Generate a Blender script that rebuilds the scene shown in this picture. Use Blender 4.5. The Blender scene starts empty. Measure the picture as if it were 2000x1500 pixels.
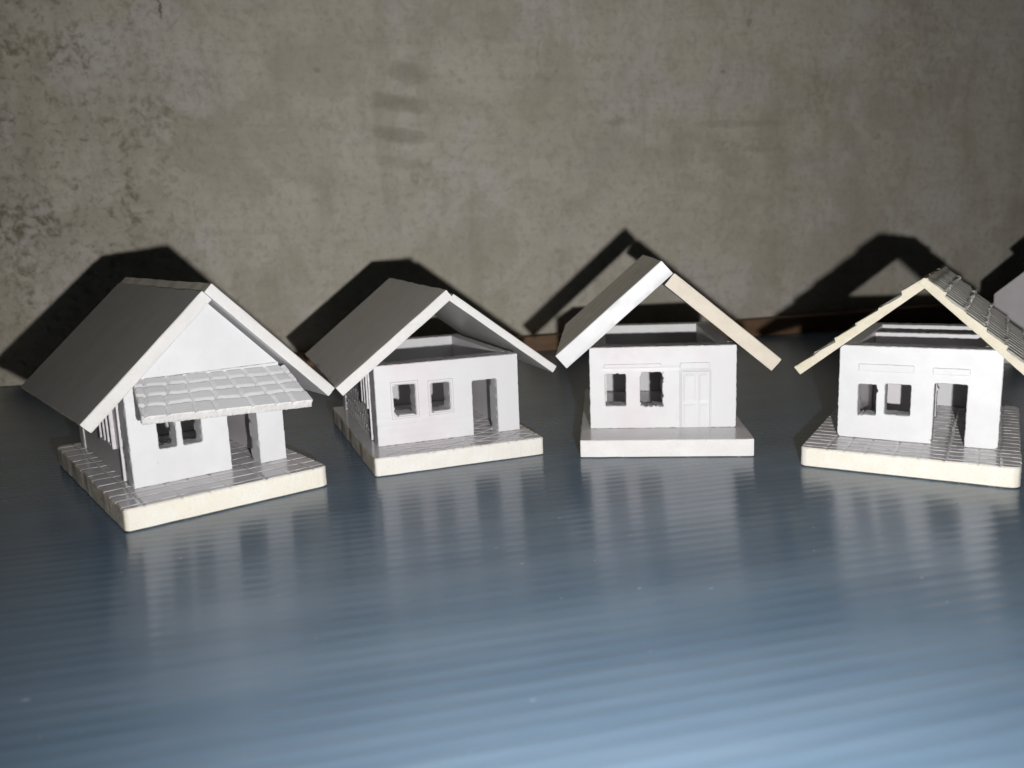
import bpy, math, random
import numpy as np
from mathutils import Matrix, Vector, noise

scene = bpy.context.scene
COL = scene.collection
MM = 0.001

# ------------------------------------------------------------------ camera, world, lamp
cam_d = bpy.data.cameras.new('camera')
cam = bpy.data.objects.new('camera', cam_d); COL.objects.link(cam)
cam_d.sensor_width = 36.0
cam_d.lens = 28.358
cam_d.clip_start = 0.004; cam_d.clip_end = 20
cam.matrix_world = (Matrix.Translation((0, 0, 89.78*MM))
                    @ Matrix.Rotation(math.radians(90-10.2), 4, 'X')
                    @ Matrix.Rotation(math.radians(-2.17), 4, 'Z'))
cam_d.dof.use_dof = True
cam_d.dof.focus_distance = 0.315
cam_d.dof.aperture_fstop = 15.0
scene.camera = cam

world = bpy.data.worlds.new('World'); scene.world = world
world.use_nodes = True
bg = world.node_tree.nodes['Background']
bg.inputs[0].default_value = (0.95, 1.0, 1.05, 1); bg.inputs[1].default_value = 0.004

# the phone's flash: one small lamp just right of and below the lens
fl_d = bpy.data.lights.new('flash', 'SPOT')
fl_d.energy = 5.85
fl_d.spot_size = math.radians(150); fl_d.spot_blend = 1.0
fl_d.shadow_soft_size = 2.4*MM
fl_d.color = (1.0, 0.985, 0.965)
fl = bpy.data.objects.new('flash', fl_d); COL.objects.link(fl)
fl.location = (28.2*MM, -2.7*MM, 62.0*MM)
fl.rotation_euler = (math.radians(90-5.5), 0, math.radians(-5))

scene.view_settings.view_transform = 'Standard'
scene.view_settings.look = 'None'
scene.view_settings.exposure = 0.0
scene.view_settings.gamma = 1.0
scene.view_settings.use_curve_mapping = False

# ------------------------------------------------------------------ materials
def new_mat(name):
    m = bpy.data.materials.new(name); m.use_nodes = True
    return m, m.node_tree, m.node_tree.nodes['Principled BSDF']

class NB:
    """small node-building helper"""
    def __init__(self, nt):
        self.nt = nt
        tc = nt.nodes.new('ShaderNodeTexCoord'); self.obj = tc.outputs['Object']
    def set(self, sock, v):
        if isinstance(v, bpy.types.NodeSocket): self.nt.links.new(v, sock)
        else: sock.default_value = v
    def math(self, op, a, b=0.0, clamp=False):
        n = self.nt.nodes.new('ShaderNodeMath'); n.operation = op; n.use_clamp = clamp
        self.set(n.inputs[0], a); self.set(n.inputs[1], b); return n.outputs[0]
    def vmath(self, op, a, b=(0, 0, 0)):
        n = self.nt.nodes.new('ShaderNodeVectorMath'); n.operation = op
        self.set(n.inputs[0], a); self.set(n.inputs[1], b)
        return n.outputs['Value'] if op in ('LENGTH', 'DISTANCE', 'DOT_PRODUCT') else n.outputs[0]
    def noise(self, vec, scale, detail=4, rough=0.55, dist=0.0):
        n = self.nt.nodes.new('ShaderNodeTexNoise')
        self.set(n.inputs['Vector'], vec); n.inputs['Scale'].default_value = scale
        n.inputs['Detail'].default_value = detail; n.inputs['Roughness'].default_value = rough
        n.inputs['Distortion'].default_value = dist
        return n.outputs['Fac']
    def ramp(self, fac, lo, hi):
        n = self.nt.nodes.new('ShaderNodeMapRange'); n.interpolation_type = 'SMOOTHSTEP'
        self.set(n.inputs[0], fac); n.inputs[1].default_value = lo; n.inputs[2].default_value = hi
        return n.outputs[0]
    def mix(self, fac, a, b):
        n = self.nt.nodes.new('ShaderNodeMix'); n.data_type = 'RGBA'
        self.set(n.inputs[0], fac); self.set(n.inputs[6], a); self.set(n.inputs[7], b)
        return n.outputs[2]
    def bump(self, h, strength, dist, prev=None):
        n = self.nt.nodes.new('ShaderNodeBump')
        self.set(n.inputs['Height'], h); n.inputs['Strength'].default_value = strength
        n.inputs['Distance'].default_value = dist
        if prev: self.nt.links.new(prev, n.inputs['Normal'])
        return n.outputs[0]

def c4(c): return (c[0], c[1], c[2], 1.0)

def foam_mat(name, col, rough=0.46, spec=0.4, mott=0.03, bump=0.25, dirt=None, tint=None):
    m, nt, b = new_mat(name); N = NB(nt)
    big = N.noise(N.obj, 90, 4, 0.6)
    dark = tuple(x*(1-mott*2) for x in col)
    colr = N.mix(N.ramp(big, 0.35, 0.7), c4(dark), c4(col))
    if tint:      # the board yellows and blues in broad patches
        colr = N.mix(N.ramp(N.noise(N.obj, 24, 3, 0.5), 0.35, 0.65), colr, c4(tint))
    # faint grey handling marks and dried glue
    hm = N.math('MULTIPLY', N.ramp(N.noise(N.vmath('MULTIPLY', N.obj, (1, 1, 0.4)), 150, 5, 0.7, 0.8), 0.60, 0.78), 0.16)
    colr = N.mix(hm, colr, (0.34, 0.31, 0.29, 1))
    if dirt:
        spk = N.noise(N.obj, 420, 3, 0.7)
        colr = N.mix(N.math('MULTIPLY', N.ramp(spk, 0.62, 0.72), 0.5), colr, c4(dirt))
    nt.links.new(colr, b.inputs['Base Color'])
    r2 = N.noise(N.obj, 160, 5, 0.6)
    nt.links.new(N.math('ADD', N.math('MULTIPLY', r2, 0.22), rough-0.11), b.inputs['Roughness'])
    b.inputs['Specular IOR Level'].default_value = spec
    glue = N.ramp(N.noise(N.obj, 150, 4, 0.7, 0.6), 0.71, 0.75)
    r3 = N.math('SUBTRACT', N.math('ADD', N.math('MULTIPLY', r2, 0.22), rough-0.11), N.math('MULTIPLY', glue, 0.28), True)
    nt.links.new(r3, b.inputs['Roughness'])
    f1 = N.bump(N.noise(N.obj, 700, 4, 0.6), bump, 0.12*MM)
    f1 = N.bump(N.math('MULTIPLY', glue, N.noise(N.obj, 420, 2, 0.5)), 0.5, 0.5*MM, f1)
    f2 = N.bump(N.noise(N.obj, 60, 3, 0.5), 0.35, 0.5*MM, f1)
    nt.links.new(f2, b.inputs['Normal'])
    return m

def edge_mat(name, col, dark, bump=0.8):
    """sawn edge of a foam board: matt, pitted, yellowed"""
    m, nt, b = new_mat(name); N = NB(nt)
    n1 = N.noise(N.obj, 130, 4, 0.6)
    n2 = N.noise(N.obj, 1500, 3, 0.7)
    colr = N.mix(N.ramp(n1, 0.35, 0.68), c4(dark), c4(col))
    colr = N.mix(N.math('MULTIPLY', N.ramp(n2, 0.58, 0.70), 0.35), colr, c4(tuple(x*0.55 for x in dark)))
    nt.links.new(colr, b.inputs['Base Color'])
    b.inputs['Roughness'].default_value = 0.75
    b.inputs['Specular IOR Level'].default_value = 0.3
    f = N.bump(N.noise(N.obj, 1700, 4, 0.75), bump, 0.3*MM)
    f = N.bump(N.noise(N.obj, 480, 3, 0.6), bump*0.6, 0.5*MM, f)
    nt.links.new(f, b.inputs['Normal'])
    return m

M_white = foam_mat('white_foam_board', (0.605, 0.607, 0.622))
M_pinkw = foam_mat('warm_white_foam_board', (0.58, 0.548, 0.57), rough=0.48, spec=0.4, tint=(0.565, 0.57, 0.58))
M_lilac = foam_mat('lilac_white_foam_board', (0.56, 0.525, 0.545), rough=0.34)
M_floor = foam_mat('glossy_white_foam_board', (0.60, 0.575, 0.59), rough=0.21, spec=0.9, bump=0.1)
M_roof = foam_mat('white_roof_board', (0.60, 0.58, 0.56), rough=0.33, bump=0.2)
M_roofgrey = foam_mat('shaded_roof_board', (0.37, 0.36, 0.35), rough=0.42, bump=0.2)  # first house's slopes: their dim grazing light is put into the base colour
M_roofdirty = foam_mat('dirty_roof_board', (0.55, 0.515, 0.44), rough=0.22, spec=0.6, bump=0.12, mott=0.16, dirt=(0.15, 0.12, 0.09))
M_tile = foam_mat('shingle_board', (0.52, 0.50, 0.46), rough=0.42, mott=0.1, bump=0.5)
M_edge_w = edge_mat('white_cut_edge', (0.63, 0.62, 0.615), (0.595, 0.58, 0.57), 0.25)
M_edge_c = edge_mat('cream_cut_edge', (0.65, 0.632, 0.578), (0.63, 0.60, 0.525), 0.35)
M_edge_y = edge_mat('yellowed_cut_edge', (0.60, 0.56, 0.46), (0.56, 0.51, 0.395), 0.4)
M_edge_t = edge_mat('tan_cut_edge', (0.605, 0.55, 0.47), (0.565, 0.505, 0.42), 0.3)
M_edge_i = edge_mat('ivory_cut_edge', (0.64, 0.622, 0.595), (0.61, 0.588, 0.545), 0.4)
M_rough = edge_mat('rough_sawn_edge', (0.60, 0.56, 0.49), (0.42, 0.37, 0.30), 1.0)

def wall_material():
    m, nt, b = new_mat('stained_plaster'); N = NB(nt)
    sep = nt.nodes.new('ShaderNodeSeparateXYZ'); nt.links.new(N.obj, sep.inputs[0])
    X, Z = sep.outputs['X'], sep.outputs['Z']
    warp = nt.nodes.new('ShaderNodeVectorMath'); warp.operation = 'MULTIPLY_ADD'
    wn = nt.nodes.new('ShaderNodeTexNoise'); nt.links.new(N.obj, wn.inputs['Vector']); wn.inputs['Scale'].default_value = 70
    wn.inputs['Detail'].default_value = 4
    nt.links.new(wn.outputs['Color'], warp.inputs[0]); warp.inputs[1].default_value = (0.014, 0.014, 0.014)
    nt.links.new(N.obj, warp.inputs[2]); P = warp.outputs[0]
    sq = N.vmath('MULTIPLY', N.obj, (0.22, 1, 1.9))      # brush strokes along the wall
    vs = N.vmath('MULTIPLY', N.obj, (1.6, 1, 0.35))      # runs down the wall
    base = N.mix(N.ramp(N.noise(N.obj, 8, 5, 0.6), 0.32, 0.68), (0.69, 0.645, 0.525, 1), (0.79, 0.745, 0.66, 1))
    # worn, greyer patches of older paint
    base = N.mix(N.math('MULTIPLY', N.ramp(N.noise(P, 13, 4, 0.5, 0.6), 0.50, 0.62), 0.55), base, (0.78, 0.725, 0.70, 1))
    base = N.mix(N.math('MULTIPLY', N.ramp(N.noise(vs, 26, 5, 0.6), 0.48, 0.72), 0.6), base, (0.53, 0.49, 0.395, 1))
    base = N.mix(N.math('MULTIPLY', N.ramp(N.noise(sq, 90, 5, 0.68), 0.45, 0.75), 0.32), base, (0.46, 0.42, 0.34, 1))
    base = N.mix(N.math('MULTIPLY', N.ramp(N.noise(P, 200, 5, 0.74), 0.46, 0.70), 0.52), base, (0.42, 0.375, 0.295, 1))
    base = N.mix(N.math('MULTIPLY', N.ramp(N.noise(N.obj, 48, 5, 0.65), 0.5, 0.75), 0.30), base, (0.74, 0.70, 0.60, 1))
    base = N.mix(N.math('MULTIPLY', N.ramp(N.noise(N.obj, 110, 6, 0.72, 0.5), 0.54, 0.72), 0.45), base, (0.41, 0.365, 0.285, 1))
    base = N.mix(N.math('MULTIPLY', N.ramp(N.noise(N.obj, 620, 3, 0.7), 0.5, 0.7), 0.35), base, (0.80, 0.76, 0.68, 1))
    cl = N.ramp(N.noise(P, 17, 5, 0.6, 0.8), 0.42, 0.66)
    base = N.mix(N.math('MULTIPLY', cl, 0.50), base, (0.50, 0.45, 0.345, 1))
    # left third is more weathered
    left = N.ramp(X, -0.19, -0.36)
    sp = N.math('MULTIPLY', N.ramp(N.noise(P, 150, 6, 0.75), 0.49, 0.70), N.math('MULTIPLY', left, 0.7))
    base = N.mix(sp, base, (0.17, 0.145, 0.09, 1))
    wx = N.math('MULTIPLY', N.math('SUBTRACT', N.noise(N.obj, 85, 4, 0.65), 0.5), 0.016)
    wz = N.math('MULTIPLY', N.math('SUBTRACT', N.noise(N.vmath('ADD', N.obj, (3.1, 1.7, 5.3)), 85, 4, 0.65), 0.5), 0.008)
    def blob(x, z, rx, rz, strength, col, soft=0.55, nscale=150, nlo=0.35, nhi=0.6, bend=0.0):
        nonlocal base
        dx = N.math('DIVIDE', N.math('SUBTRACT', N.math('ADD', X, wx), x*MM), rx*MM)
        zz = N.math('SUBTRACT', N.math('ADD', Z, wz), z*MM)
        if bend: zz = N.math('ADD', zz, N.math('MULTIPLY', dx, bend*MM))
        dz = N.math('DIVIDE', zz, rz*MM)
        e = N.math('ADD', N.math('POWER', N.math('ABSOLUTE', dx), 2.6), N.math('POWER', N.math('ABSOLUTE', dz), 2.6))
        k = N.ramp(e, 1.25, soft)
        k = N.math('MULTIPLY', k, N.ramp(N.noise(P, nscale, 4, 0.6), nlo, nhi))
        base = N.mix(N.math('MULTIPLY', k, strength), base, col)
    smear = (0.30, 0.275, 0.21, 1)
    for x, z, rx, rz, s in ((-113, 217.7, 20, 8.2, .42), (-119, 194.5, 24, 7.2, .54), (-119, 171, 26, 6.6, .54), (-118, 150.7, 23, 4.0, .22)):
        blob(x, z, rx, rz, s, smear, soft=-0.1, nscale=110, nlo=0.1, nhi=0.5, bend=3.0)
    stain = (0.13, 0.105, 0.06, 1); stain2 = (0.22, 0.175, 0.105, 1)
    for x, z, rx, rz, s in ((-391, 115, 22, 16, .7), (-373, 111, 12, 9, .6), (-294.6, 190, 13, 11, .6), (-310, 171, 11, 7, .5),
                            (-317, 124, 6, 24, .5), (-375, 233, 20, 11, .5), (-347, 229, 14, 10, .4), (-400, 88, 12, 26, .55),
                            (-307, 255, 3, 8, .55), (-254, 209.7, 6, 9, .35), (-173, 180.7, 8, 4.5, .35), (56.6, 181, 6, 4.5, .5),
                            (-104, 141, 12, 8, .35), (175, 160, 30, 5, .3), (240, 205, 16, 22, .3), (330, 240, 50, 40, .25)):
        blob(x, z, rx*1.3, rz*1.3, s*1.05, stain2, soft=-0.3, nscale=150, nlo=0.38, nhi=0.66)
    for x, z, rx, rz, s in ((-283, 259.4, 1.0, 9, .75), (-177.7, 219, 2.0, 2.0, .3), (173, 258, 3.4, 4.6, .35), (150, 219.4, 1.6, 1.6, .4), (299, 165.6, 3, 3, .25), (165, 178, 42, 3.4, .16)):
        blob(x, z, rx, rz, s, stain, soft=0.3, nscale=300, nlo=0.2, nhi=0.5)
    # pale flecks and a scratch
    pale = (0.78, 0.74, 0.62, 1)
    for x, z, rx, rz, s in ((-178, 86, 9, 3, .8), (-174, 74, 8, 3, .8), (-168, 62, 6, 2.5, .6), (-165, 52, 4, 2, .6), (-207, 176, 13, 1.4, .5)):
        blob(x, z, rx, rz, s, pale, soft=0.1, nscale=420, nlo=0.5, nhi=0.62, bend=-1.0)
    # an oval trowel mark
    dx = N.math('DIVIDE', N.math('SUBTRACT', X, -0.0001), 8.5*MM); dz = N.math('DIVIDE', N.math('SUBTRACT', Z, 0.2299), 17*MM)
    e = N.math('SQRT', N.math('ADD', N.math('MULTIPLY', dx, dx), N.math('MULTIPLY', dz, dz)))
    ring = N.ramp(N.math('ABSOLUTE', N.math('SUBTRACT', e, 1.0)), 0.22, 0.0)
    base = N.mix(N.math('MULTIPLY', N.math('MULTIPLY', ring, N.ramp(N.noise(P, 120, 3), .35, .6)), 0.4), base, (0.34, 0.31, 0.24, 1))
    nt.links.new(base, b.inputs['Base Color'])
    b.inputs['Roughness'].default_value = 0.8
    b.inputs['Specular IOR Level'].default_value = 0.25
    f = N.bump(N.noise(sq, 190, 5, 0.7), 0.35, 1.0*MM)
    f = N.bump(N.noise(N.obj, 30, 5, 0.6), 0.35, 3.0*MM, f)
    nt.links.new(f, b.inputs['Normal'])
    return m

def sheet_material():
    m, nt, b = new_mat('blue_fluted_plastic'); N = NB(nt)
    st = N.vmath('MULTIPLY', N.obj, (0.12, 1, 1))
    col = N.mix(N.ramp(N.noise(st, 60, 4, 0.6), 0.3, 0.7), (0.076, 0.121, 0.176, 1), (0.104, 0.153, 0.211, 1))
    spk = N.ramp(N.noise(N.vmath('MULTIPLY', N.obj, (0.6, 1, 1)), 330, 2, 0.5), 0.735, 0.77)
    col = N.mix(N.math('MULTIPLY', spk, 0.35), col, (0.45, 0.50, 0.55, 1))
    nt.links.new(col, b.inputs['Base Color'])
    r = N.noise(st, 35, 4, 0.6)
    nt.links.new(N.math('ADD', N.math('MULTIPLY', r, 0.10), 0.165), b.inputs['Roughness'])
    b.inputs['Specular IOR Level'].default_value = 1.0
    b.inputs['Anisotropic'].default_value = 0.85
    vt = nt.nodes.new('ShaderNodeVectorTransform'); vt.vector_type = 'VECTOR'; vt.convert_from = 'OBJECT'; vt.convert_to = 'WORLD'
    vt.inputs[0].default_value = (0, 1, 0)
    nt.links.new(vt.outputs[0], b.inputs['Tangent'])
    f = N.bump(N.noise(N.vmath('MULTIPLY', N.obj, (0.25, 1, 1)), 420, 3, 0.6), 0.16, 0.12*MM)
    f = N.bump(N.noise(N.vmath('MULTIPLY', N.obj, (0.05, 1, 1)), 170, 2, 0.5), 0.12, 0.14*MM, f)
    nt.links.new(f, b.inputs['Normal'])
    return m

def wood_material(name, a, c, rough=0.7):
    m, nt, b = new_mat(name); N = NB(nt)
    st = N.vmath('MULTIPLY', N.obj, (0.06, 1, 1))
    col = N.mix(N.ramp(N.noise(st, 330, 5, 0.65, 0.4), 0.3, 0.7), c4(a), c4(c))
    nt.links.new(col, b.inputs['Base Color']); b.inputs['Roughness'].default_value = rough
    nt.links.new(N.bump(N.noise(st, 700, 4, 0.6), 0.4, 0.3*MM), b.inputs['Normal'])
    return m

M_wall = wall_material()
M_sheet = sheet_material()
M_wood = wood_material('brown_wood', (0.17, 0.095, 0.05), (0.27, 0.165, 0.095))
M_dark = wood_material('dark_table_wood', (0.035, 0.028, 0.022), (0.06, 0.045, 0.035))

# ------------------------------------------------------------------ mesh helpers (all lengths in mm)
def link(name, verts, faces, mats, parent=None, fmat=None, smooth=35.0):
    me = bpy.data.meshes.new(name)
    me.from_pydata([tuple(v) for v in (np.asarray(verts, float)*MM)], [], faces)
    for m in (mats if isinstance(mats, (list, tuple)) else [mats]): me.materials.append(m)
    if fmat is not None: me.polygons.foreach_set('material_index', np.asarray(fmat, np.int32))
    if smooth:
        me.polygons.foreach_set('use_smooth', np.ones(len(me.polygons), bool))
        me.update(); me.set_sharp_from_angle(angle=math.radians(smooth))
    me.update()
    o = bpy.data.objects.new(name, me); COL.objects.link(o)
    if parent: o.parent = parent
    return o

def thing(name, label, cat, loc, yaw, group=None):
    o = bpy.data.objects.new(name, None); COL.objects.link(o)
    o.empty_display_size = 0.01
    o.location = loc; o.rotation_euler = (0, 0, yaw)
    o['label'] = label; o['category'] = cat
    if group: o['group'] = group
    return o

def nz(x, y, z=0.0, s=1.0): return noise.noise(Vector((x*s, y*s, z*s)))

def plate(name, w, d, t, mapping, mats, parent, res=1.0, hfun=None, rad=(1, 1, 1, 1), rnd=0.35, rough=0.12,
          seed=0.0, side_idx=1, wob=0.0, resv=None, side_idx_f=None, rows=5, bot_idx=0, foot=0.0):
    """a board w x d with thickness t: top is a height field, corners and edges rounded, edges roughly cut.
    rad: corner radii (w0d0, wd0, wd, w0d). mapping(a,b,c)->xyz, c=0 at the top and negative below."""
    resv = resv or res
    na = max(2, int(round(w/res))); nb = max(2, int(round(d/resv)))
    A, B = np.meshgrid(np.linspace(0, w, na+1), np.linspace(0, d, nb+1), indexing='ij')
    a2, b2 = A.copy(), B.copy()
    for (ca, cb, sa, sb, r) in ((0, 0, 1, 1, rad[0]), (w, 0, -1, 1, rad[1]), (w, d, -1, -1, rad[2]), (0, d, 1, -1, rad[3])):
        if r <= 0: continue
        qa = r-(A-ca)*sa; qb = r-(B-cb)*sb
        msk = (qa > 0) & (qb > 0)
        ln = np.hypot(qa, qb); mx = np.maximum(qa, qb)
        k = np.where(msk & (ln > 0), mx/np.maximum(ln, 1e-9), 1)
        a2 = np.where(msk, ca+sa*(r-qa*k), a2); b2 = np.where(msk, cb+sb*(r-qb*k), b2)
    H = hfun(a2, b2) if hfun else np.zeros_like(a2)
    idx = np.arange((na+1)*(nb+1)).reshape(na+1, nb+1)
    loop = [(i, 0) for i in range(na+1)]+[(na, j) for j in range(1, nb+1)]+[(i, nb) for i in range(na-1, -1, -1)]+[(0, j) for j in range(nb-1, 0, -1)]
    la = np.array([a2[p] for p in loop]); lb = np.array([b2[p] for p in loop])
    n = len(loop)
    ta = np.roll(la, -1)-np.roll(la, 1); tb = np.roll(lb, -1)-np.roll(lb, 1)
    L = np.maximum(np.hypot(ta, tb), 1e-9); oa, ob = tb/L, -ta/L       # outward normal
    jit = np.array([[rough*(nz(la[k], lb[k], seed+r*3.1, 0.9)+0.7*nz(la[k], lb[k], seed+r*7.7, 2.3)) for k in range(n)] for r in range(rows+1)])
    if wob:
        jit = jit+np.array([wob*nz(la[k], lb[k], seed+50, 0.12) for k in range(n)])[None, :]
    V = np.stack([a2, b2, H], -1).reshape(-1, 3)
    bi = np.array([idx[p] for p in loop])
    V[bi, 0] = la-oa*(rnd-jit[0]); V[bi, 1] = lb-ob*(rnd-jit[0])
    hl = np.array([H[p] for p in loop])
    verts = [V]; rings = [bi]
    cs = [0, -rnd] + [-(rnd+(t-max(rnd, foot)-rnd)*k/(rows-2)) for k in range(1, rows-1)] + [-t]
    base = len(V)
    for r in range(1, len(cs)):
        ins = max(rnd*0.7, foot*1.6) if r == len(cs)-1 else 0.0
        ring = np.stack([la+oa*(jit[min(r, rows)]-ins), lb+ob*(jit[min(r, rows)]-ins), np.full(n, cs[r])+(hl if r == 1 else 0)], -1)
        verts.append(ring); rings.append(np.arange(base, base+n)); base += n
    V = np.concatenate(verts)
    faces = []; fm = []
    for i in range(na):
        for j in range(nb):
            faces.append((int(idx[i, j]), int(idx[i+1, j]), int(idx[i+1, j+1]), int(idx[i, j+1]))); fm.append(0)
    for r in range(len(rings)-1):
        u, l = rings[r], rings[r+1]
        for k in range(n):
            k2 = (k+1) % n
            faces.append((int(u[k]), int(l[k]), int(l[k2]), int(u[k2])))
            si = side_idx
            if side_idx_f is not None:
                si = side_idx_f(oa[k], ob[k])
            fm.append(si)
    faces.append(tuple(int(q) for q in rings[-1][::-1])); fm.append(bot_idx)
    P = mapping(V[:, 0], V[:, 1], V[:, 2])
    return link(name, P, faces, mats, parent, fm)

def panel(name, W, H, T, mapping, mats, parent, cell=0.8, hole=None, disp=None, seed=0.0, rough=0.12, corner=0.0, chew=0.25, smooth_it=1):
    """an upright board W x H, thickness T, with cut openings. mapping(u,z,y): y=0 outer face, y=T inner face"""
    nu = int(round(W/cell)); nh = int(round(H/cell))
    us = np.linspace(0, W, nu+1); zs = np.linspace(0, H, nh+1)
    U, Z = np.meshgrid(us, zs, indexing='ij')
    U0, Z0 = U.copy(), Z.copy()
    if corner > 0:
        for ca, cb, sa, sb in ((0, 0, 1, 1), (W, 0, -1, 1), (W, H, -1, -1), (0, H, 1, -1)):
            qa = corner-(U0-ca)*sa; qb = corner-(Z0-cb)*sb
            msk = (qa > 0) & (qb > 0); ln = np.hypot(qa, qb); mx = np.maximum(qa, qb)
            k = np.where(msk & (ln > 0), mx/np.maximum(ln, 1e-9), 1)
            U = np.where(msk, ca+sa*(corner-qa*k), U); Z = np.where(msk, cb+sb*(corner-qb*k), Z)
    uc = (us[:-1]+us[1:])/2; zc = (zs[:-1]+zs[1:])/2
    valid = np.ones((nu, nh), bool)
    if hole:
        for i in range(nu):
            for j in range(nh):
                du = chew*(nz(uc[i], zc[j], seed, 0.55)+0.8*nz(uc[i], zc[j], seed+9, 1.4)); dz = chew*(nz(uc[i], zc[j], seed+20, 0.55)+0.8*nz(uc[i], zc[j], seed+31, 1.4))
                if hole(uc[i]+du, zc[j]+dz): valid[i, j] = False
    idx = np.arange((nu+1)*(nh+1)).reshape(nu+1, nh+1)
    edges = []
    for i in range(nu):
        for j in range(nh):
            if not valid[i, j]: continue
            if j == 0 or not valid[i, j-1]: edges.append((idx[i, j], idx[i+1, j]))
            if i == nu-1 or not valid[i+1, j]: edges.append((idx[i+1, j], idx[i+1, j+1]))
            if j == nh-1 or not valid[i, j+1]: edges.append((idx[i+1, j+1], idx[i, j+1]))
            if i == 0 or not valid[i-1, j]: edges.append((idx[i, j+1], idx[i, j]))
    PU = U.reshape(-1).copy(); PZ = Z.reshape(-1).copy()
    onb = (U0.reshape(-1) <= 1e-6) | (U0.reshape(-1) >= W-1e-6) | (Z0.reshape(-1) <= 1e-6) | (Z0.reshape(-1) >= H-1e-6)
    nbr = {}
    for a, b in edges:
        nbr.setdefault(int(a), []).append(int(b)); nbr.setdefault(int(b), []).append(int(a))
    for it in range(smooth_it):
        nU, nZ = PU.copy(), PZ.copy()
        for k, ns in nbr.items():
            if onb[k]: continue
            nU[k] = PU[k]*0.5+0.5*np.mean([PU[q] for q in ns]); nZ[k] = PZ[k]*0.5+0.5*np.mean([PZ[q] for q in ns])
        PU, PZ = nU, nZ
    for k in nbr:
        a, z = PU[k], PZ[k]
        PU[k] += rough*nz(a, z, seed+3, 1.1); PZ[k] += rough*nz(a, z, seed+5, 1.1)
    D = disp(PU, PZ) if disp else np.zeros_like(PU)
    rnd = 0.3
    bset = np.array(sorted(nbr.keys()))
    # inward direction at the boundary for a small rounded arris
    nrm = {}
    for a, b in edges:
        tx, tz = PU[b]-PU[a], PZ[b]-PZ[a]; l = math.hypot(tx, tz) or 1e-9
        for q in (int(a), int(b)):
            v = nrm.setdefault(q, [0, 0]); v[0] += tz/l; v[1] += -tx/l       # outward
    ins = np.zeros((len(PU), 2))
    for q, v in nrm.items():
        l = math.hypot(*v) or 1e-9; ins[q] = (v[0]/l, v[1]/l)
    n0 = len(PU)
    layers = []      # front grid, boundary rings, back grid
    front = np.stack([PU-ins[:, 0]*rnd*0.8, PZ-ins[:, 1]*rnd*0.8, D], -1)
    back = np.stack([PU-ins[:, 0]*rnd*0.8, PZ-ins[:, 1]*rnd*0.8, np.full(n0, T)], -1)
    V = [front, back]; off = 2*n0
    ringmaps = [{int(q): int(q) for q in bset}]
    depths = [rnd, T*0.35, T*0.7, T-rnd]
    for di, dep in enumerate(depths):
        jx = np.array([rough*1.3*nz(PU[q], PZ[q], seed+dep*1.7+40, 0.9) for q in bset])
        ring = np.stack([PU[bset]+ins[bset, 0]*jx, PZ[bset]+ins[bset, 1]*jx, np.full(len(bset), dep)], -1)
        V.append(ring); ringmaps.append({int(q): off+k for k, q in enumerate(bset)}); off += len(bset)
    ringmaps.append({int(q): n0+int(q) for q in bset})
    faces = []; fm = []
    for i in range(nu):
        for j in range(nh):
            if not valid[i, j]: continue
            a, b, c, d = (int(idx[i, j]), int(idx[i+1, j]), int(idx[i+1, j+1]), int(idx[i, j+1]))
            faces.append((a, b, c, d)); fm.append(0)
            faces.append((n0+a, n0+d, n0+c, n0+b)); fm.append(0)
    for a, b in edges:
        a, b = int(a), int(b)
        for r in range(len(ringmaps)-1):
            m0, m1 = ringmaps[r], ringmaps[r+1]
            faces.append((m0[b], m0[a], m1[a], m1[b])); fm.append(1)
    V = np.concatenate(V)
    used = np.zeros(len(V), bool)
    for f in faces: used[list(f)] = True
    remap = np.cumsum(used)-1
    faces = [tuple(int(remap[q]) for q in f) for f in faces]
    V = V[used]
    P = mapping(V[:, 0], V[:, 1], V[:, 2])
    return link(name, P, faces, mats, parent, fm)

def stick(name, p0, p1, up, wid, th, mat, parent, seed=0.0):
    """thin bar from p0 to p1 (mm), wid across, th along 'up' (away from the wall)"""
    p0, p1, up = Vector(p0), Vector(p1), Vector(up).normalized()
    ax = (p1-p0); L = ax.length; ax.normalize(); sd = ax.cross(up).normalized()
    def mp(a, b, c):
        return np.stack([p0[k]+ax[k]*a+sd[k]*(b-wid/2)+up[k]*(c+th) for k in range(3)], -1)
    return plate(name, L, wid, th, mp, [mat, mat], parent, res=max(0.6, L/40), resv=0.5, rad=(.3, .3, .3, .3), rnd=0.15, rough=0.12, seed=seed, rows=3)

def slab(name, rf, ef, rb, eb, t, mats, parent, **kw):
    """roof board from four top corners: ridge front, eave front, ridge back, eave back"""
    rf, ef, rb, eb = [np.array(p, float) for p in (rf, ef, rb, eb)]
    w = np.linalg.norm(ef-rf); d = np.linalg.norm(rb-rf)
    n = np.cross(ef-rf, rb-rf); n /= np.linalg.norm(n)
    if n[2] < 0: n = -n
    flip = np.dot(np.cross(ef-rf, rb-rf), n) < 0
    def mp(a, b, c):
        s = (a/w)[:, None]; q = (b/d)[:, None]
        return (rf*(1-s)*(1-q)+ef*s*(1-q)+rb*(1-s)*q+eb*s*q)+n*c[:, None]
    o = plate(name, w, d, t, mp, mats, parent, **kw)
    if flip: o.data.flip_normals()
    return o

def groove(x, c, hw):
    """smooth V/U groove: 1 at the centre, 0 beyond hw"""
    q = np.clip(1-np.abs(x-c)/hw, 0, 1)
    return q*q*(3-2*q)

def vgroove(x, c, near, far):
    # gentle on the near side, steep on the far side (knife-cut and pressed open)
    d = x-c
    return np.where(d < 0, np.clip(1+d/near, 0, 1), np.clip(1-d/far, 0, 1))

def wavy(a, s, seed):
    # cheap smooth wobble for numpy arrays
    return (np.sin(a*s+seed*1.7)+0.6*np.sin(a*s*2.3+seed*3.1)+0.35*np.sin(a*s*5.1+seed))/1.6

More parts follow.
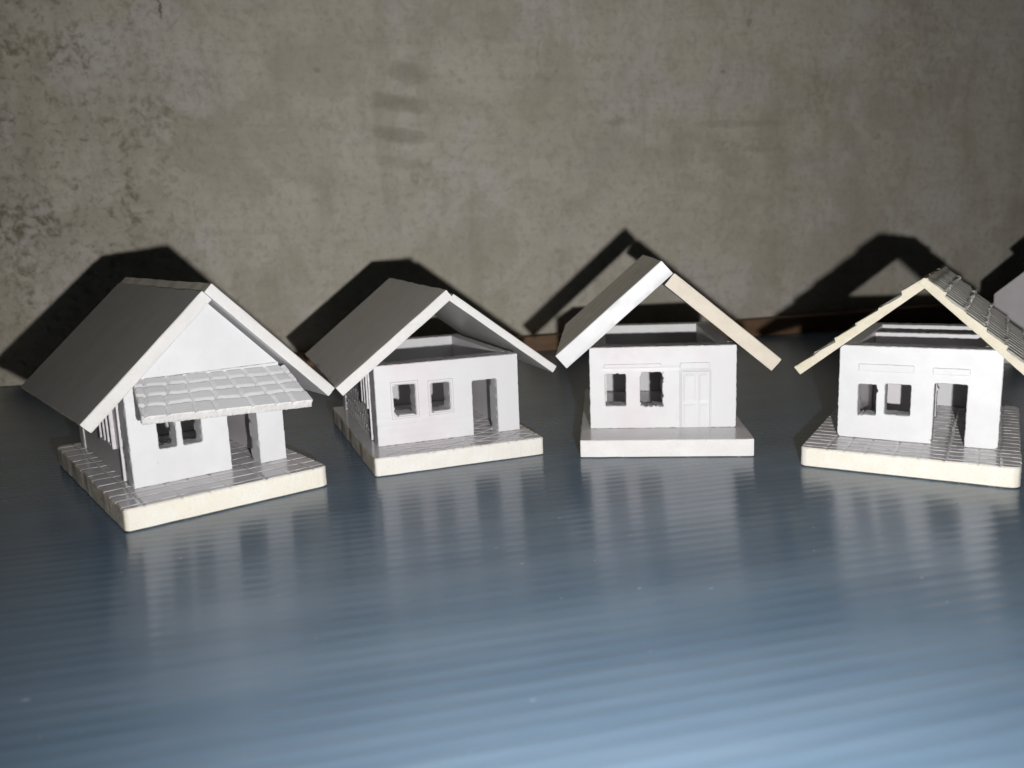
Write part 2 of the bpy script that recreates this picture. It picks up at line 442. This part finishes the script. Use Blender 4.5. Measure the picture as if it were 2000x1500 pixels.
# ------------------------------------------------------------------ setting
WY = math.atan(0.221)
wu = np.array([math.cos(WY), math.sin(WY), 0]); wn = np.array([-wu[1], wu[0], 0])
W0 = np.array([38.0, 670.0, 0.0])

def box(x0, x1, y0, y1, z0, z1):
    v = [(x0, y0, z0), (x1, y0, z0), (x1, y1, z0), (x0, y1, z0), (x0, y0, z1), (x1, y0, z1), (x1, y1, z1), (x0, y1, z1)]
    f = [(3, 2, 1, 0), (4, 5, 6, 7), (0, 1, 5, 4), (1, 2, 6, 5), (2, 3, 7, 6), (3, 0, 4, 7)]
    return v, f

# wall: gently uneven plaster
nx, nzz = 180, 90
vs = []; fs = []
for i in range(nx+1):
    for j in range(nzz+1):
        x = -900+1800*i/nx; z = -120+900*j/nzz
        vs.append((x, 0.9*nz(x, z, 3, 0.012)+0.5*nz(x, z, 8, 0.035), z))
for i in range(nx):
    for j in range(nzz):
        a = i*(nzz+1)+j; fs.append((a, a+nzz+1, a+nzz+2, a+1))
nv = len(vs)
bv, bf = box(-900, 900, 3, 60, -120, 780)
vs += bv; fs += [tuple(q+nv for q in f) for f in bf]
o = link('wall', vs, fs, M_wall, None, smooth=60)
o.location = tuple(W0*MM); o.rotation_euler = (0, 0, WY)
o['kind'] = 'structure'; o['label'] = 'stained beige grey plaster wall behind the row of paper houses'

# dark table board under the sheet
v, f = box(-900, 900, -900, -1.5, -40, -7)
o = link('table', v, f, M_dark, None, smooth=0)
o.location = tuple(W0*MM); o.rotation_euler = (0, 0, WY)
o['kind'] = 'structure'; o['label'] = 'dark board under the blue plastic sheet'

# blue twin-wall sheet: real flutes running along the wall
PITCH, AMP, SEG = 4.9, 0.052, 14
y = -880.0; ys = []
rngs = random.Random(4)
prof = []
while y < -21:
    p = PITCH*(1+0.05*rngs.uniform(-1, 1)); am = AMP*(0.75+0.5*rngs.random())
    for s in range(SEG):
        th = s/SEG
        prof.append((y+p*th, -am*(0.5-0.5*math.cos(2*math.pi*th))**0.65))
    y += p
prof.append((y, 0.0))
XS = np.linspace(-900, 900, 46)
vs = []; fs = []
for (py, pz) in prof:
    for x in XS: vs.append((x, py, pz-0.02))
K = len(XS)
for i in range(len(prof)-1):
    for k in range(K-1):
        a = i*K+k; fs.append((a, a+1, a+K+1, a+K))
nv = len(vs)
ye = prof[-1][0]; y0 = prof[0][0]
bv, bf = box(-900, 900, y0, ye, -5, -1.2)
vs += bv; fs += [tuple(q+nv for q in f) for f in bf]
# close the far edge
vs += [(-900, ye, -0.02), (900, ye, -0.02), (900, ye, -1.2), (-900, ye, -1.2)]
fs.append((len(vs)-4, len(vs)-3, len(vs)-2, len(vs)-1))
o = link('tabletop', vs, fs, M_sheet, None, smooth=60)
o.location = tuple(W0*MM); o.rotation_euler = (0, 0, WY)
o['kind'] = 'structure'; o['label'] = 'glossy blue fluted plastic sheet the paper houses stand on'

# wooden batten along the foot of the wall
def mpb(a, b, c):
    return np.stack([a-250, b-18.0, c+9.0+a*0.011], -1)
o = plate('wooden_batten', 820, 14, 15.9, mpb, [M_wood, M_wood], None, res=8, resv=2, rad=(1, 1, 1, 1), rnd=0.8, rough=0.25, wob=0.5, seed=3)
o.location = tuple(W0*MM); o.rotation_euler = (0, 0, WY)
o['label'] = 'brown wooden batten lying along the foot of the stained wall'; o['category'] = 'batten'

# ------------------------------------------------------------------ houses
GROUP = 'white paper model houses in a row'
def house(ax, ay, yaw_deg, w, d, label):
    """Empty at the middle of the base; local frame used by the parts: u right, v back, measured from the front-left corner"""
    yaw = math.radians(yaw_deg)
    c, s = math.cos(yaw), math.sin(yaw)
    cx = ax+c*w/2-s*d/2; cy = ay+s*w/2+c*d/2
    t = thing('model_house', label, 'model house', (cx*MM, cy*MM, 0.03*MM), yaw, GROUP)
    return t, (w/2, d/2)

def mk(off, top):
    return lambda a, b, c: np.stack([a-off[0], b-off[1], c+top], -1)
def mk_front(off, u0, v0, z0):
    return lambda u, z, y: np.stack([u+u0-off[0], y+v0-off[1], z+z0], -1)
def mk_back(off, u1, v1, z0):     # outer face looks to +v, u runs the other way
    return lambda u, z, y: np.stack([u1-u-off[0], v1-y-off[1], z+z0], -1)
def mk_left(off, u0, v1, z0):     # outer face looks to -u; panel u runs from back to front
    return lambda u, z, y: np.stack([y+u0-off[0], v1-u-off[1], z+z0], -1)
def mk_right(off, u1, v0, z0):    # outer face looks to +u; panel u runs front to back
    return lambda u, z, y: np.stack([u1-y-off[0], u+v0-off[1], z+z0], -1)
def loc(off, p): return (p[0]-off[0], p[1]-off[1], p[2])

def rects(*rs):
    return lambda u, z: any(a <= u <= b and c <= z <= e for a, b, c, e in rs)

def tile_field(us, vs, depth=0.42, hwu=0.7, hwv=0.5, seed=0.0):
    def f(a, b):
        h = np.zeros_like(a)
        for i, u in enumerate(us):
            h = np.maximum(h, 0.7*groove(a+0.35*wavy(b, 0.09, seed+i), u, hwu))
        for i, v in enumerate(vs):
            h = np.maximum(h, vgroove(b+0.35*wavy(a, 0.13, seed+i*1.3), v, 0.95, 0.34))
        return -depth*h+0.05*wavy(a, 0.4, seed)*wavy(b, 0.35, seed+2)
    return f

def frame_bars(parent, off, u0, u1, z0, z1, v, mat, wid=1.1, th=0.35, seed=0):
    """a thin raised surround round one opening, one mesh"""
    W, H = u1-u0+2*wid, z1-z0+2*wid
    hole = rects((wid, W-wid, wid, H-wid))
    return panel('window_frame', W, H, th+0.3, mk_front(off, u0-wid, v-th, z0-wid), [mat, mat], parent, cell=0.55, hole=hole, seed=seed, rough=0.08, chew=0.12)

def bars_left(parent, off, u, v0, v1, z0, z1, nbar, mat, seed=0):
    """window relief on a left-hand wall: surround with upright bars, one mesh, standing proud"""
    W, H = v1-v0, z1-z0
    gaps = []
    bw = 1.6; n = nbar; gp = (W-bw*n)/(n-1)
    for k in range(n-1): gaps.append((bw+k*(bw+gp), bw+k*(bw+gp)+gp, 1.4, H-1.4))
    return panel('window_frame', W, H, 1.9, mk_left(off, u-1.3, v1, z0), [mat, mat], parent, cell=0.55, hole=rects(*gaps), seed=seed, rough=0.1, chew=0.12)

# ---- house 1: gabled house with a tiled awning
t1, of = house(-127.37, 250.57, 38.11, 72.3, 118.1, 'white model house with a closed gable and a tiled awning over its doorway')
TB = 7.9
plate('base', 72.3, 118.1, TB, mk(of, TB), [M_floor, M_edge_c, M_rough], t1, res=0.42, resv=0.42,
      hfun=tile_field([6.8, 18.7, 27.6, 35.2, 48.5, 57, 66.3], [3.7, 11.4, 19, 27.5, 36.5, 46, 54, 66, 75.5, 83, 93, 104.5, 113], seed=1),
      rad=(2.2, 3.2, 3, 3), rnd=0.45, rough=0.11, wob=0.25, foot=0.55, seed=11, side_idx_f=lambda a, b: 1 if b < -0.5 else 2)
WV, WB = 22.5, 112.0
wl, wr = 9.0, 65.4
HW = 38.5
dw = rects((9.9, 16.2, 12.4, 24.5), (18.4, 25.0, 12.4, 24.5), (34.6, 46.2, -1, 20.6+3.5))
panel('wall', wr-wl, HW, 9.5, mk_front(of, wl, WV, TB), [M_white, M_white], t1, cell=0.7, hole=dw, seed=3, chew=0.08)
panel('wall', wr-wl, HW, 8, mk_back(of, wr, WB, TB), [M_white, M_white], t1, cell=1.4, seed=4)
panel('wall', WB-8-WV-9.5, HW, 5, mk_left(of, wl+0.4, WB-8, TB), [M_lilac, M_edge_w], t1, cell=0.9, seed=5)
panel('wall', WB-8-WV-9.5, HW, 5, mk_right(of, wr-0.4, WV+9.5, TB), [M_lilac, M_edge_w], t1, cell=1.4, seed=6)
bars_left(t1, of, wl+0.4, 45, 66, 18.4, 36, 4, M_pinkw, seed=2)
stick('corner_strip', loc(of, (wl+0.4, 35.5, TB+0.2)), loc(of, (wl+0.4, 33.6, 44)), (-1, 0, 0), 1.0, 0.9, M_pinkw, t1, seed=7)
# gable
def prism(name, pts, v0, v1, off, mats, parent, sub=1):
    n = len(pts); V = [(p[0]-off[0], v0-off[1], p[1]) for p in pts]+[(p[0]-off[0], v1-off[1], p[1]) for p in pts]
    F = [tuple(range(n)), tuple(range(2*n-1, n-1, -1))]+[(i, i+n, (i+1) % n+n, (i+1) % n) for i in range(n)]
    return link(name, V, F, mats, parent, [0, 0]+[1]*n, smooth=0)
prism('gable', [(11.8, TB+HW+0.05), (65.0, TB+HW+0.05), (40.4, 71.4)], WV+0.3, WV+8, of, [M_white, M_edge_w], t1)
prism('gable', [(11.8, TB+HW+0.05), (65.0, TB+HW+0.05), (40.4, 71.4)], WB-7, WB-1, of, [M_white, M_edge_w], t1)
# roof boards
f = lambda u, v, z: loc(of, (u, v, z))
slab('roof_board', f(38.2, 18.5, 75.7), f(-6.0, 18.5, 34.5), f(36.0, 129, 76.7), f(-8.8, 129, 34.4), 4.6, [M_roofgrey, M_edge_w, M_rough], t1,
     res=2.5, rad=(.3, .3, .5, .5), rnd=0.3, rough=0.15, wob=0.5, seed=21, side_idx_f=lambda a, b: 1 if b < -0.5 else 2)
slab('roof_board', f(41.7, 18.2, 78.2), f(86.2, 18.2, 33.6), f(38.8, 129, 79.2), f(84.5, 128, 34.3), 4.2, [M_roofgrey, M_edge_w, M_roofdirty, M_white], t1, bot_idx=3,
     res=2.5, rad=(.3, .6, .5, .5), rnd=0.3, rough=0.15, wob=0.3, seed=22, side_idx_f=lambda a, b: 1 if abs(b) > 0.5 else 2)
# awning: sloping tiled slab
def awn(a, b):
    W = 60.5; D = 20.0
    h = np.zeros_like(a)
    rows = [0.0, 4.6, 9.6, 14.6, 20.5]
    for i, r in enumerate(rows[1:-1]):
        h = np.maximum(h, vgroove(b+0.3*wavy(a, 0.22, i), r, 1.45, 0.3))
    for i in range(4):
        sel = ((b >= rows[i]) & (b < rows[i+1])).astype(float)
        for k in range(8):
            c = 2.5+k*8.0+(0.9*i if k > 3 else -0.9*i+1.0)+0.7*math.sin(k*2.3+i)
            h = np.maximum(h, sel*vgroove(a+0.2*wavy(b, 0.5, k), c, 0.35, 1.3))
    # each tile sags a little towards its upper edge, so it reads as laid in courses
    q = np.zeros_like(b)
    for i in range(4): q = np.where((b >= rows[i]) & (b < rows[i+1]), (b-rows[i])/(rows[i+1]-rows[i]), q)
    return -0.72*h
slab_a = [(12.6, 22.3, 46.8), (67.8, 22.3, 45.2), (9.8, 3.6, 36.6), (70.2, 3.6, 33.2)]   # back-left, back-right, front-left, front-right
BL, BR_, FL_, FR_ = [np.array(f(*p)) for p in slab_a]
nrm = np.cross(BR_-BL, FL_-BL); nrm /= np.linalg.norm(nrm)
if nrm[2] < 0: nrm = -nrm
def mpa(a, b, c):
    s = (a/60.5)[:, None]; q = (b/20.0)[:, None]
    return BL*(1-s)*(1-q)+BR_*s*(1-q)+FL_*(1-s)*q+FR_*s*q+nrm*c[:, None]
o = plate('awning', 60.5, 20.0, 3.5, mpa, [M_white, M_edge_w], t1, res=0.25, hfun=awn, rad=(.5, .5, .8, .8), rnd=0.4, rough=0.2, seed=33)
o.data.flip_normals()

# ---- house 2: open gable, brick relief, fish-scale paving
t2, of = house(-54.59, 303.75, 20.26, 71.7, 112.3, 'white model house with an open gable and fish scale paving on its base')
TB = 7.5
def scales(a, b):
    h = np.zeros_like(a)
    S = 11.5
    for j in range(-2, 26):
        am = 2.9
        line = j*4.6+am*np.abs(np.sin(math.pi*(a/S+0.5*(j % 2))))-1.0
        h = np.maximum(h, vgroove(b+0.25*wavy(a, 0.2, j), line, 1.0, 0.38))
    msk = np.clip((a-5.2)/0.8, 0, 1)*np.clip((21.0-b)/0.6+50*((a > 9) & (b > 20)), 0, 1)
    return -0.5*h*msk
plate('base', 71.7, 112.3, TB, mk(of, TB), [M_floor, M_edge_i, M_rough], t2, res=0.42, hfun=scales,
      rad=(1.8, 1.5, 2, 1.5), rnd=0.4, rough=0.11, wob=0.3, foot=0.4, seed=12, side_idx_f=lambda a, b: 1 if b < -0.5 else 2)
WV, WB = 17.8, 108.0; wl, wr = 5.3, 67.7; HW = 33.6
def brickfront(u, z):
    h = np.zeros_like(u)
    for r in range(5):
        zz = 2.2+r*3.0
        h = np.maximum(h, groove(z, zz, 0.5)*(u < 41))
        for k in range(9):
            h = np.maximum(h, groove(u, 2+k*6.2+(3.1 if r % 2 else 0), 0.5)*((z > zz-3.0) & (z < zz)))
    return 0.10*h*np.clip((15-z), 0, 1)
hole = rects((7.7, 16.6, 12.2, 25.0), (23.4, 31.6, 12.2, 24.3), (41.4, 52.5, -1, 23.8))
panel('wall', wr-wl, HW, 10, mk_front(of, wl, WV, TB), [M_pinkw, M_pinkw], t2, cell=0.62, hole=hole, disp=brickfront, seed=13, chew=0.2, rough=0.1)
frame_bars(t2, of, 12.7, 22.2, 19.4, 32.8, WV, M_pinkw, seed=5)
frame_bars(t2, of, 28.4, 37.2, 19.4, 32.1, WV, M_pinkw, seed=6)
def brickside(u, z):
    # u runs from the back to the front of the house
    h = np.zeros_like(u)
    for r in range(6):
        zz = 1.0+r*3.1
        h = np.maximum(h, groove(z+0.15*wavy(u, 0.3, r), zz, 0.6))
        for k in range(16):
            h = np.maximum(h, groove(u, 2+k*5.6+(2.8 if r % 2 else 0), 0.65)*((z > zz-3.1) & (z < zz)))
    return 0.75*h*np.clip((16.6-z)*3, 0, 1)
panel('wall', WB-8-WV-10, HW, 5, mk_left(of, wl+0.3, WB-8, TB), [M_lilac, M_edge_w], t2, cell=0.5, disp=brickside, seed=15)
bars_left(t2, of, wl+0.3, 32.5, 46, 21, 38, 3, M_pinkw, seed=4)
stick('corner_strip', loc(of, (wl+0.3, 30.4, TB+0.2)), loc(of, (wl+0.3, 30.4, 40)), (-1, 0, 0), 0.9, 0.8, M_pinkw, t2, seed=8)
panel('wall', WB-8-WV-10, HW, 5, mk_right(of, wr-0.3, WV+10, TB), [M_pinkw, M_edge_w], t2, cell=1.2, seed=16)
panel('wall', wr-wl, HW, 8, mk_back(of, wr, WB, TB), [M_pinkw, M_pinkw], t2, cell=1.2, seed=17)
f = lambda u, v, z: loc(of, (u, v, z))
slab('roof_board', f(36.5, 13.8, 70.4), f(-10.7, 13.8, 34.5), f(36.6, 122, 72.0), f(-10.6, 122, 35.0), 4.3, [M_roof, M_edge_w, M_rough], t2,
     res=2.5, rad=(.3, .3, .6, .6), rnd=0.25, rough=0.15, wob=0.4, seed=23, side_idx_f=lambda a, b: 1 if abs(b) > 0.5 else 2)
slab('roof_board', f(39.3, 13.9, 68.6), f(84.9, 13.9, 34.2), f(39.4, 122, 70.0), f(84.8, 120, 35.0), 3.2, [M_roof, M_edge_w, M_rough], t2,
     res=2.5, rad=(.4, 1.6, .6, .6), rnd=0.25, rough=0.15, wob=0.3, seed=24, side_idx_f=lambda a, b: 1 if abs(b) > 0.5 else 2)

# ---- house 3: thick boards, smooth base, carved door
t3, of = house(26.84, 321.22, -6.56, 70.0, 114.0, 'white model house with a plain smooth base and thick mismatched white and tan roof boards')
TB = 7.3
plate('base', 70.0, 114.0, TB, mk(of, TB), [M_floor, M_edge_w, M_rough], t3, res=1.0,
      hfun=lambda a, b: 0.04*wavy(a, 0.2, 1)*wavy(b, 0.15, 2), rad=(0.8, 0.8, 1, 1), rnd=0.3, rough=0.14, wob=0.3, foot=0.35, seed=14,
      side_idx_f=lambda a, b: 1 if b < -0.5 else 2)
WV, WB = 20.7, 114.0-1; wl, wr = 4.2, 65.9; HW = 35.4
def doorrel(u, z):
    h = np.zeros_like(u)
    def rc(u0, u1, z0, z1, dep, s=0.5):
        k = np.clip(np.minimum(np.minimum(u-u0, u1-u), np.minimum(z-z0, z1-z))/s, 0, 1); return dep*k
    h = h+rc(38.2, 51.3, -2, 25.0, 0.5, 0.3)
    h = h+0.2*groove(z, 26.2, 0.6)*((u > 5) & (u < 51))
    return h
def doorleaf(u, z):
    h = np.zeros_like(u)
    for u0, u1, z0, z1, dep in ((0.9, 6.1, 11.0, 23.3, .26), (0.9, 6.1, -2, 10.2, .18), (7.4, 11.2, 11.0, 23.3, .2), (7.4, 11.2, -2, 10.2, .15)):
        h = h+dep*np.clip(np.minimum(np.minimum(u-u0, u1-u), np.minimum(z-z0, z1-z))/0.6, 0, 1)
    return h
hole = rects((6.6, 15.5, 9.9, 23.9), (21.6, 31.1, 9.6, 24.2))
panel('wall', wr-wl, HW, 10, mk_front(of, wl, WV, TB), [M_pinkw, M_pinkw], t3, cell=0.55, hole=hole, disp=doorrel, seed=19, chew=0.28, rough=0.12, corner=0.8)
panel('door', 12.1, 24.4, 0.9, mk_front(of, wl+38.7, WV+0.12, TB), [M_pinkw, M_pinkw], t3, cell=0.4, disp=doorleaf, seed=44, rough=0.06)
stick('lintel', loc(of, (10.4, WV, 34.6)), loc(of, (34.6, WV, 34.6)), (0, -1, 0), 1.6, 0.45, M_pinkw, t3, seed=9)
stick('lintel', loc(of, (42.4, WV, 34.2)), loc(of, (54.8, WV, 34.2)), (0, -1, 0), 2.6, 0.6, M_pinkw, t3, seed=10)
panel('wall', WB-8-WV-10, HW, 7, mk_left(of, wl+0.3, WB-8, TB), [M_lilac, M_edge_w], t3, cell=1.2, seed=25)
panel('wall', WB-8-WV-10, HW, 7, mk_right(of, wr-0.3, WV+10, TB), [M_pinkw, M_edge_w], t3, cell=1.2, seed=26)
panel('wall', wr-wl, HW, 8, mk_back(of, wr, WB, TB), [M_pinkw, M_pinkw], t3, cell=1.2, seed=27)
f = lambda u, v, z: loc(of, (u, v, z))
slab('roof_board', f(34.6, 16.6, 78.7), f(-10.1, 16.6, 40.0), f(31.9, 108, 79.2), f(-9.7, 108, 43.5), 7.2, [M_roofdirty, M_white, M_white], t3,
     res=2.2, rad=(.3, .3, .6, .6), rnd=0.25, rough=0.12, wob=0.3, seed=28)
slab('roof_board', f(39.8, 16.8, 73.5), f(83.8, 16.8, 36.3), f(37.4, 108, 74.5), f(83.0, 108, 39.0), 6.2, [M_roofdirty, M_edge_t, M_rough], t3,
     res=2.2, rad=(.5, 1.6, .8, .8), rnd=0.3, rough=0.18, wob=0.3, seed=29, side_idx_f=lambda a, b: 1 if abs(b) > 0.4 else 2)

# ---- house 4: shingled roof, tiled base
t4, of = house(108.81, 297.9, -31.55, 71.8, 107.5, 'white model house with yellowed roof boards, ribbed shingles on its roof and a tiled base')
TB = 7.55
plate('base', 71.8, 107.5, TB, mk(of, TB), [M_floor, M_edge_c, M_edge_c], t4, res=0.42,
      hfun=tile_field([9.7, 15.8, 22.7, 32.6, 40.8, 48.7, 58.7, 65.5], [3.6, 8.3, 14, 18.6, 23.3, 29, 34.5, 40, 45.5, 51, 56.5, 62, 67.5, 73, 79, 85, 91, 96, 101.5], depth=0.42, hwu=0.8, seed=4),
      rad=(2.8, 3.2, 4, 3), rnd=0.45, rough=0.11, wob=0.3, foot=0.5, seed=16)
WV, WB = 22.6, 105.5; wl, wr = 9.5, 62.8; HW = 36.6
wr = 64.6
hole = rects((7.3, 14.0, 9.4, 21.6), (16.8, 25.6, 10.0, 22.1), (33.4, 44.2, -1, 23.3))
panel('wall', wr-wl, HW, 9, mk_front(of, wl, WV, TB), [M_white, M_white], t4, cell=0.6, hole=hole, seed=31, chew=0.22, rough=0.1, corner=1.8)
stick('lintel', loc(of, (16.7, WV, 35.8)), loc(of, (36.0, WV, 35.8)), (0, -1, 0), 2.8, 0.7, M_white, t4, seed=19)
stick('lintel', loc(of, (42.3, WV, 35.6)), loc(of, (54.4, WV, 35.6)), (0, -1, 0), 2.4, 0.7, M_white, t4, seed=20)
panel('wall', WB-8-WV-9, HW, 6, mk_left(of, wl+0.3, WB-8, TB), [M_lilac, M_edge_w], t4, cell=1.2, seed=35)
panel('wall', WB-8-WV-9, HW, 6, mk_right(of, wr-0.3, WV+9, TB), [M_pinkw, M_edge_w], t4, cell=1.2, seed=36)
panel('wall', wr-wl, HW, 8, mk_back(of, wr, WB, TB), [M_pinkw, M_pinkw], t4, cell=1.2, seed=37)
panel('partition', wr-wl-12.8, HW-0.6, 4.5, mk_front(of, wl+6.4, 72, TB), [M_pinkw, M_pinkw], t4, cell=0.9, hole=rects((25.5, 39, -1, 25)), seed=38)
def shingle(L, ncourse, steph, gap=8.2, cr=1.0):
    cl = L/ncourse
    def fn(a, b):
        q = a/cl+0.10*wavy(b, 0.25, 3)*0.5; k = np.floor(np.clip(q, 0, ncourse-1e-6)); fr_ = q-k
        h = steph*(fr_**0.8-1.0)
        edge = groove(fr_, 0.93, 0.08)
        edge = groove(fr_, 0.95, 0.14)+groove(fr_, 0.0, 0.06)
        crumb = 1.1*cr*edge*np.array([[nz(x, y_, 7, 0.9)+0.5*nz(x, y_, 17, 2.1) for x, y_ in zip(ra, rb)] for ra, rb in zip(a, b)])
        bb = np.mod(b+0.35*wavy(a, 0.5, 1)+k*2.7, gap)
        rib = -1.15*vgroove(bb, gap*0.5, 2.8, 1.0)
        rib = rib*np.clip(np.minimum(fr_/0.08, (1-fr_)/0.08), 0.25, 1)*np.where(k < 1, np.clip((fr_-.35)*4, 0.1, 1), 1)
        return h+rib+crumb
    return fn
f = lambda u, v, z: loc(of, (u, v, z))
slab('roof_board', f(38.1, 18.6, 71.3), f(-7.0, 18.6, 35.2), f(38.5, 119, 70.8), f(-7.0, 119, 35.2), 3.9, [M_tile, M_edge_y, M_edge_y], t4,
     res=0.55, resv=0.5, hfun=shingle(57.8, 6, 0.9, cr=0.3), rad=(.3, .5, .5, .3), rnd=0.2, rough=0.18, wob=0.3, seed=41)
slab('roof_board', f(38.6, 18.4, 71.1), f(85.5, 18.4, 27.4), f(38.9, 119, 70.6), f(85.5, 119, 27.4), 3.6, [M_tile, M_edge_y, M_edge_y], t4,
     res=0.55, resv=0.42, hfun=shingle(64.1, 7, 0.9), rad=(.3, .5, .5, .3), rnd=0.2, rough=0.15, wob=0.3, seed=42)

# ---- house 5: mostly outside the frame, far right and farther back
t5, of = house(311.5, 507, -42, 70, 100, 'lilac white model house at the right edge, behind the house with ribbed shingles')
TB = 7.5
plate('base', 70, 100, TB, mk(of, TB), [M_floor, M_edge_c, M_edge_c], t5, res=1.2, rad=(2, 2, 2, 2), rnd=0.4, rough=0.2, foot=0.4, seed=18)
WV, WB = 14, 94; wl, wr = 6, 64; HW = 33
panel('wall', wr-wl, HW, 9, mk_front(of, wl, WV, TB), [M_lilac, M_lilac], t5, cell=1.0, hole=rects((8, 16, 10, 22), (20, 28, 10, 22), (38, 49, -1, 23)), seed=51)
panel('wall', wr-wl, HW, 8, mk_back(of, wr, WB, TB), [M_lilac, M_lilac], t5, cell=1.4, seed=52)
panel('wall', WB-8-WV-9, HW, 6, mk_left(of, wl+.3, WB-8, TB), [M_lilac, M_edge_w], t5, cell=1.4, seed=53)
panel('wall', WB-8-WV-9, HW, 6, mk_right(of, wr-.3, WV+9, TB), [M_lilac, M_edge_w], t5, cell=1.4, seed=54)
f = lambda u, v, z: loc(of, (u, v, z))
prism('gable', [(-6.5, 34), (2, 20), (68, 20), (76.5, 34), (76.5, 43.5), (35, 81.5), (-6.5, 43.5)], WV-9, WV-4, of, [M_lilac, M_edge_w], t5)
slab('roof_board', f(35, WV-3.9, 80.3), f(-6.0, WV-3.9, 42.8), f(35, 98, 80.3), f(-6.0, 98, 42.8), 4, [M_lilac, M_edge_w], t5, res=3, rough=0.1, seed=55)
slab('roof_board', f(35.3, WV-3.9, 80.3), f(76.0, WV-3.9, 42.8), f(35.3, 98, 80.3), f(76.0, 98, 42.8), 4, [M_lilac, M_edge_w], t5, res=3, rough=0.1, seed=56)
slab('ridge_cap', f(34.8, WV-9.6, 87.2), f(8.0, WV-9.6, 62.6), f(34.8, 99, 87.2), f(8.0, 99, 62.6), 4.4, [M_lilac, M_lilac], t5, res=3, rad=(.4, 1.5, 1.5, .4), rnd=0.8, rough=0.1, seed=57)
slab('ridge_cap', f(35.2, WV-9.6, 87.2), f(62.0, WV-9.6, 62.6), f(35.2, 99, 87.2), f(62.0, 99, 62.6), 4.4, [M_lilac, M_lilac], t5, res=3, rad=(.4, 1.5, 1.5, .4), rnd=0.8, rough=0.1, seed=58)

# ------------------------------------------------------------------ render
scene.render.engine = 'CYCLES'
scene.cycles.max_bounces = 8
scene.cycles.diffuse_bounces = 5
scene.cycles.glossy_bounces = 4
scene.cycles.sample_clamp_indirect = 4.0
scene.cycles.use_denoising = True
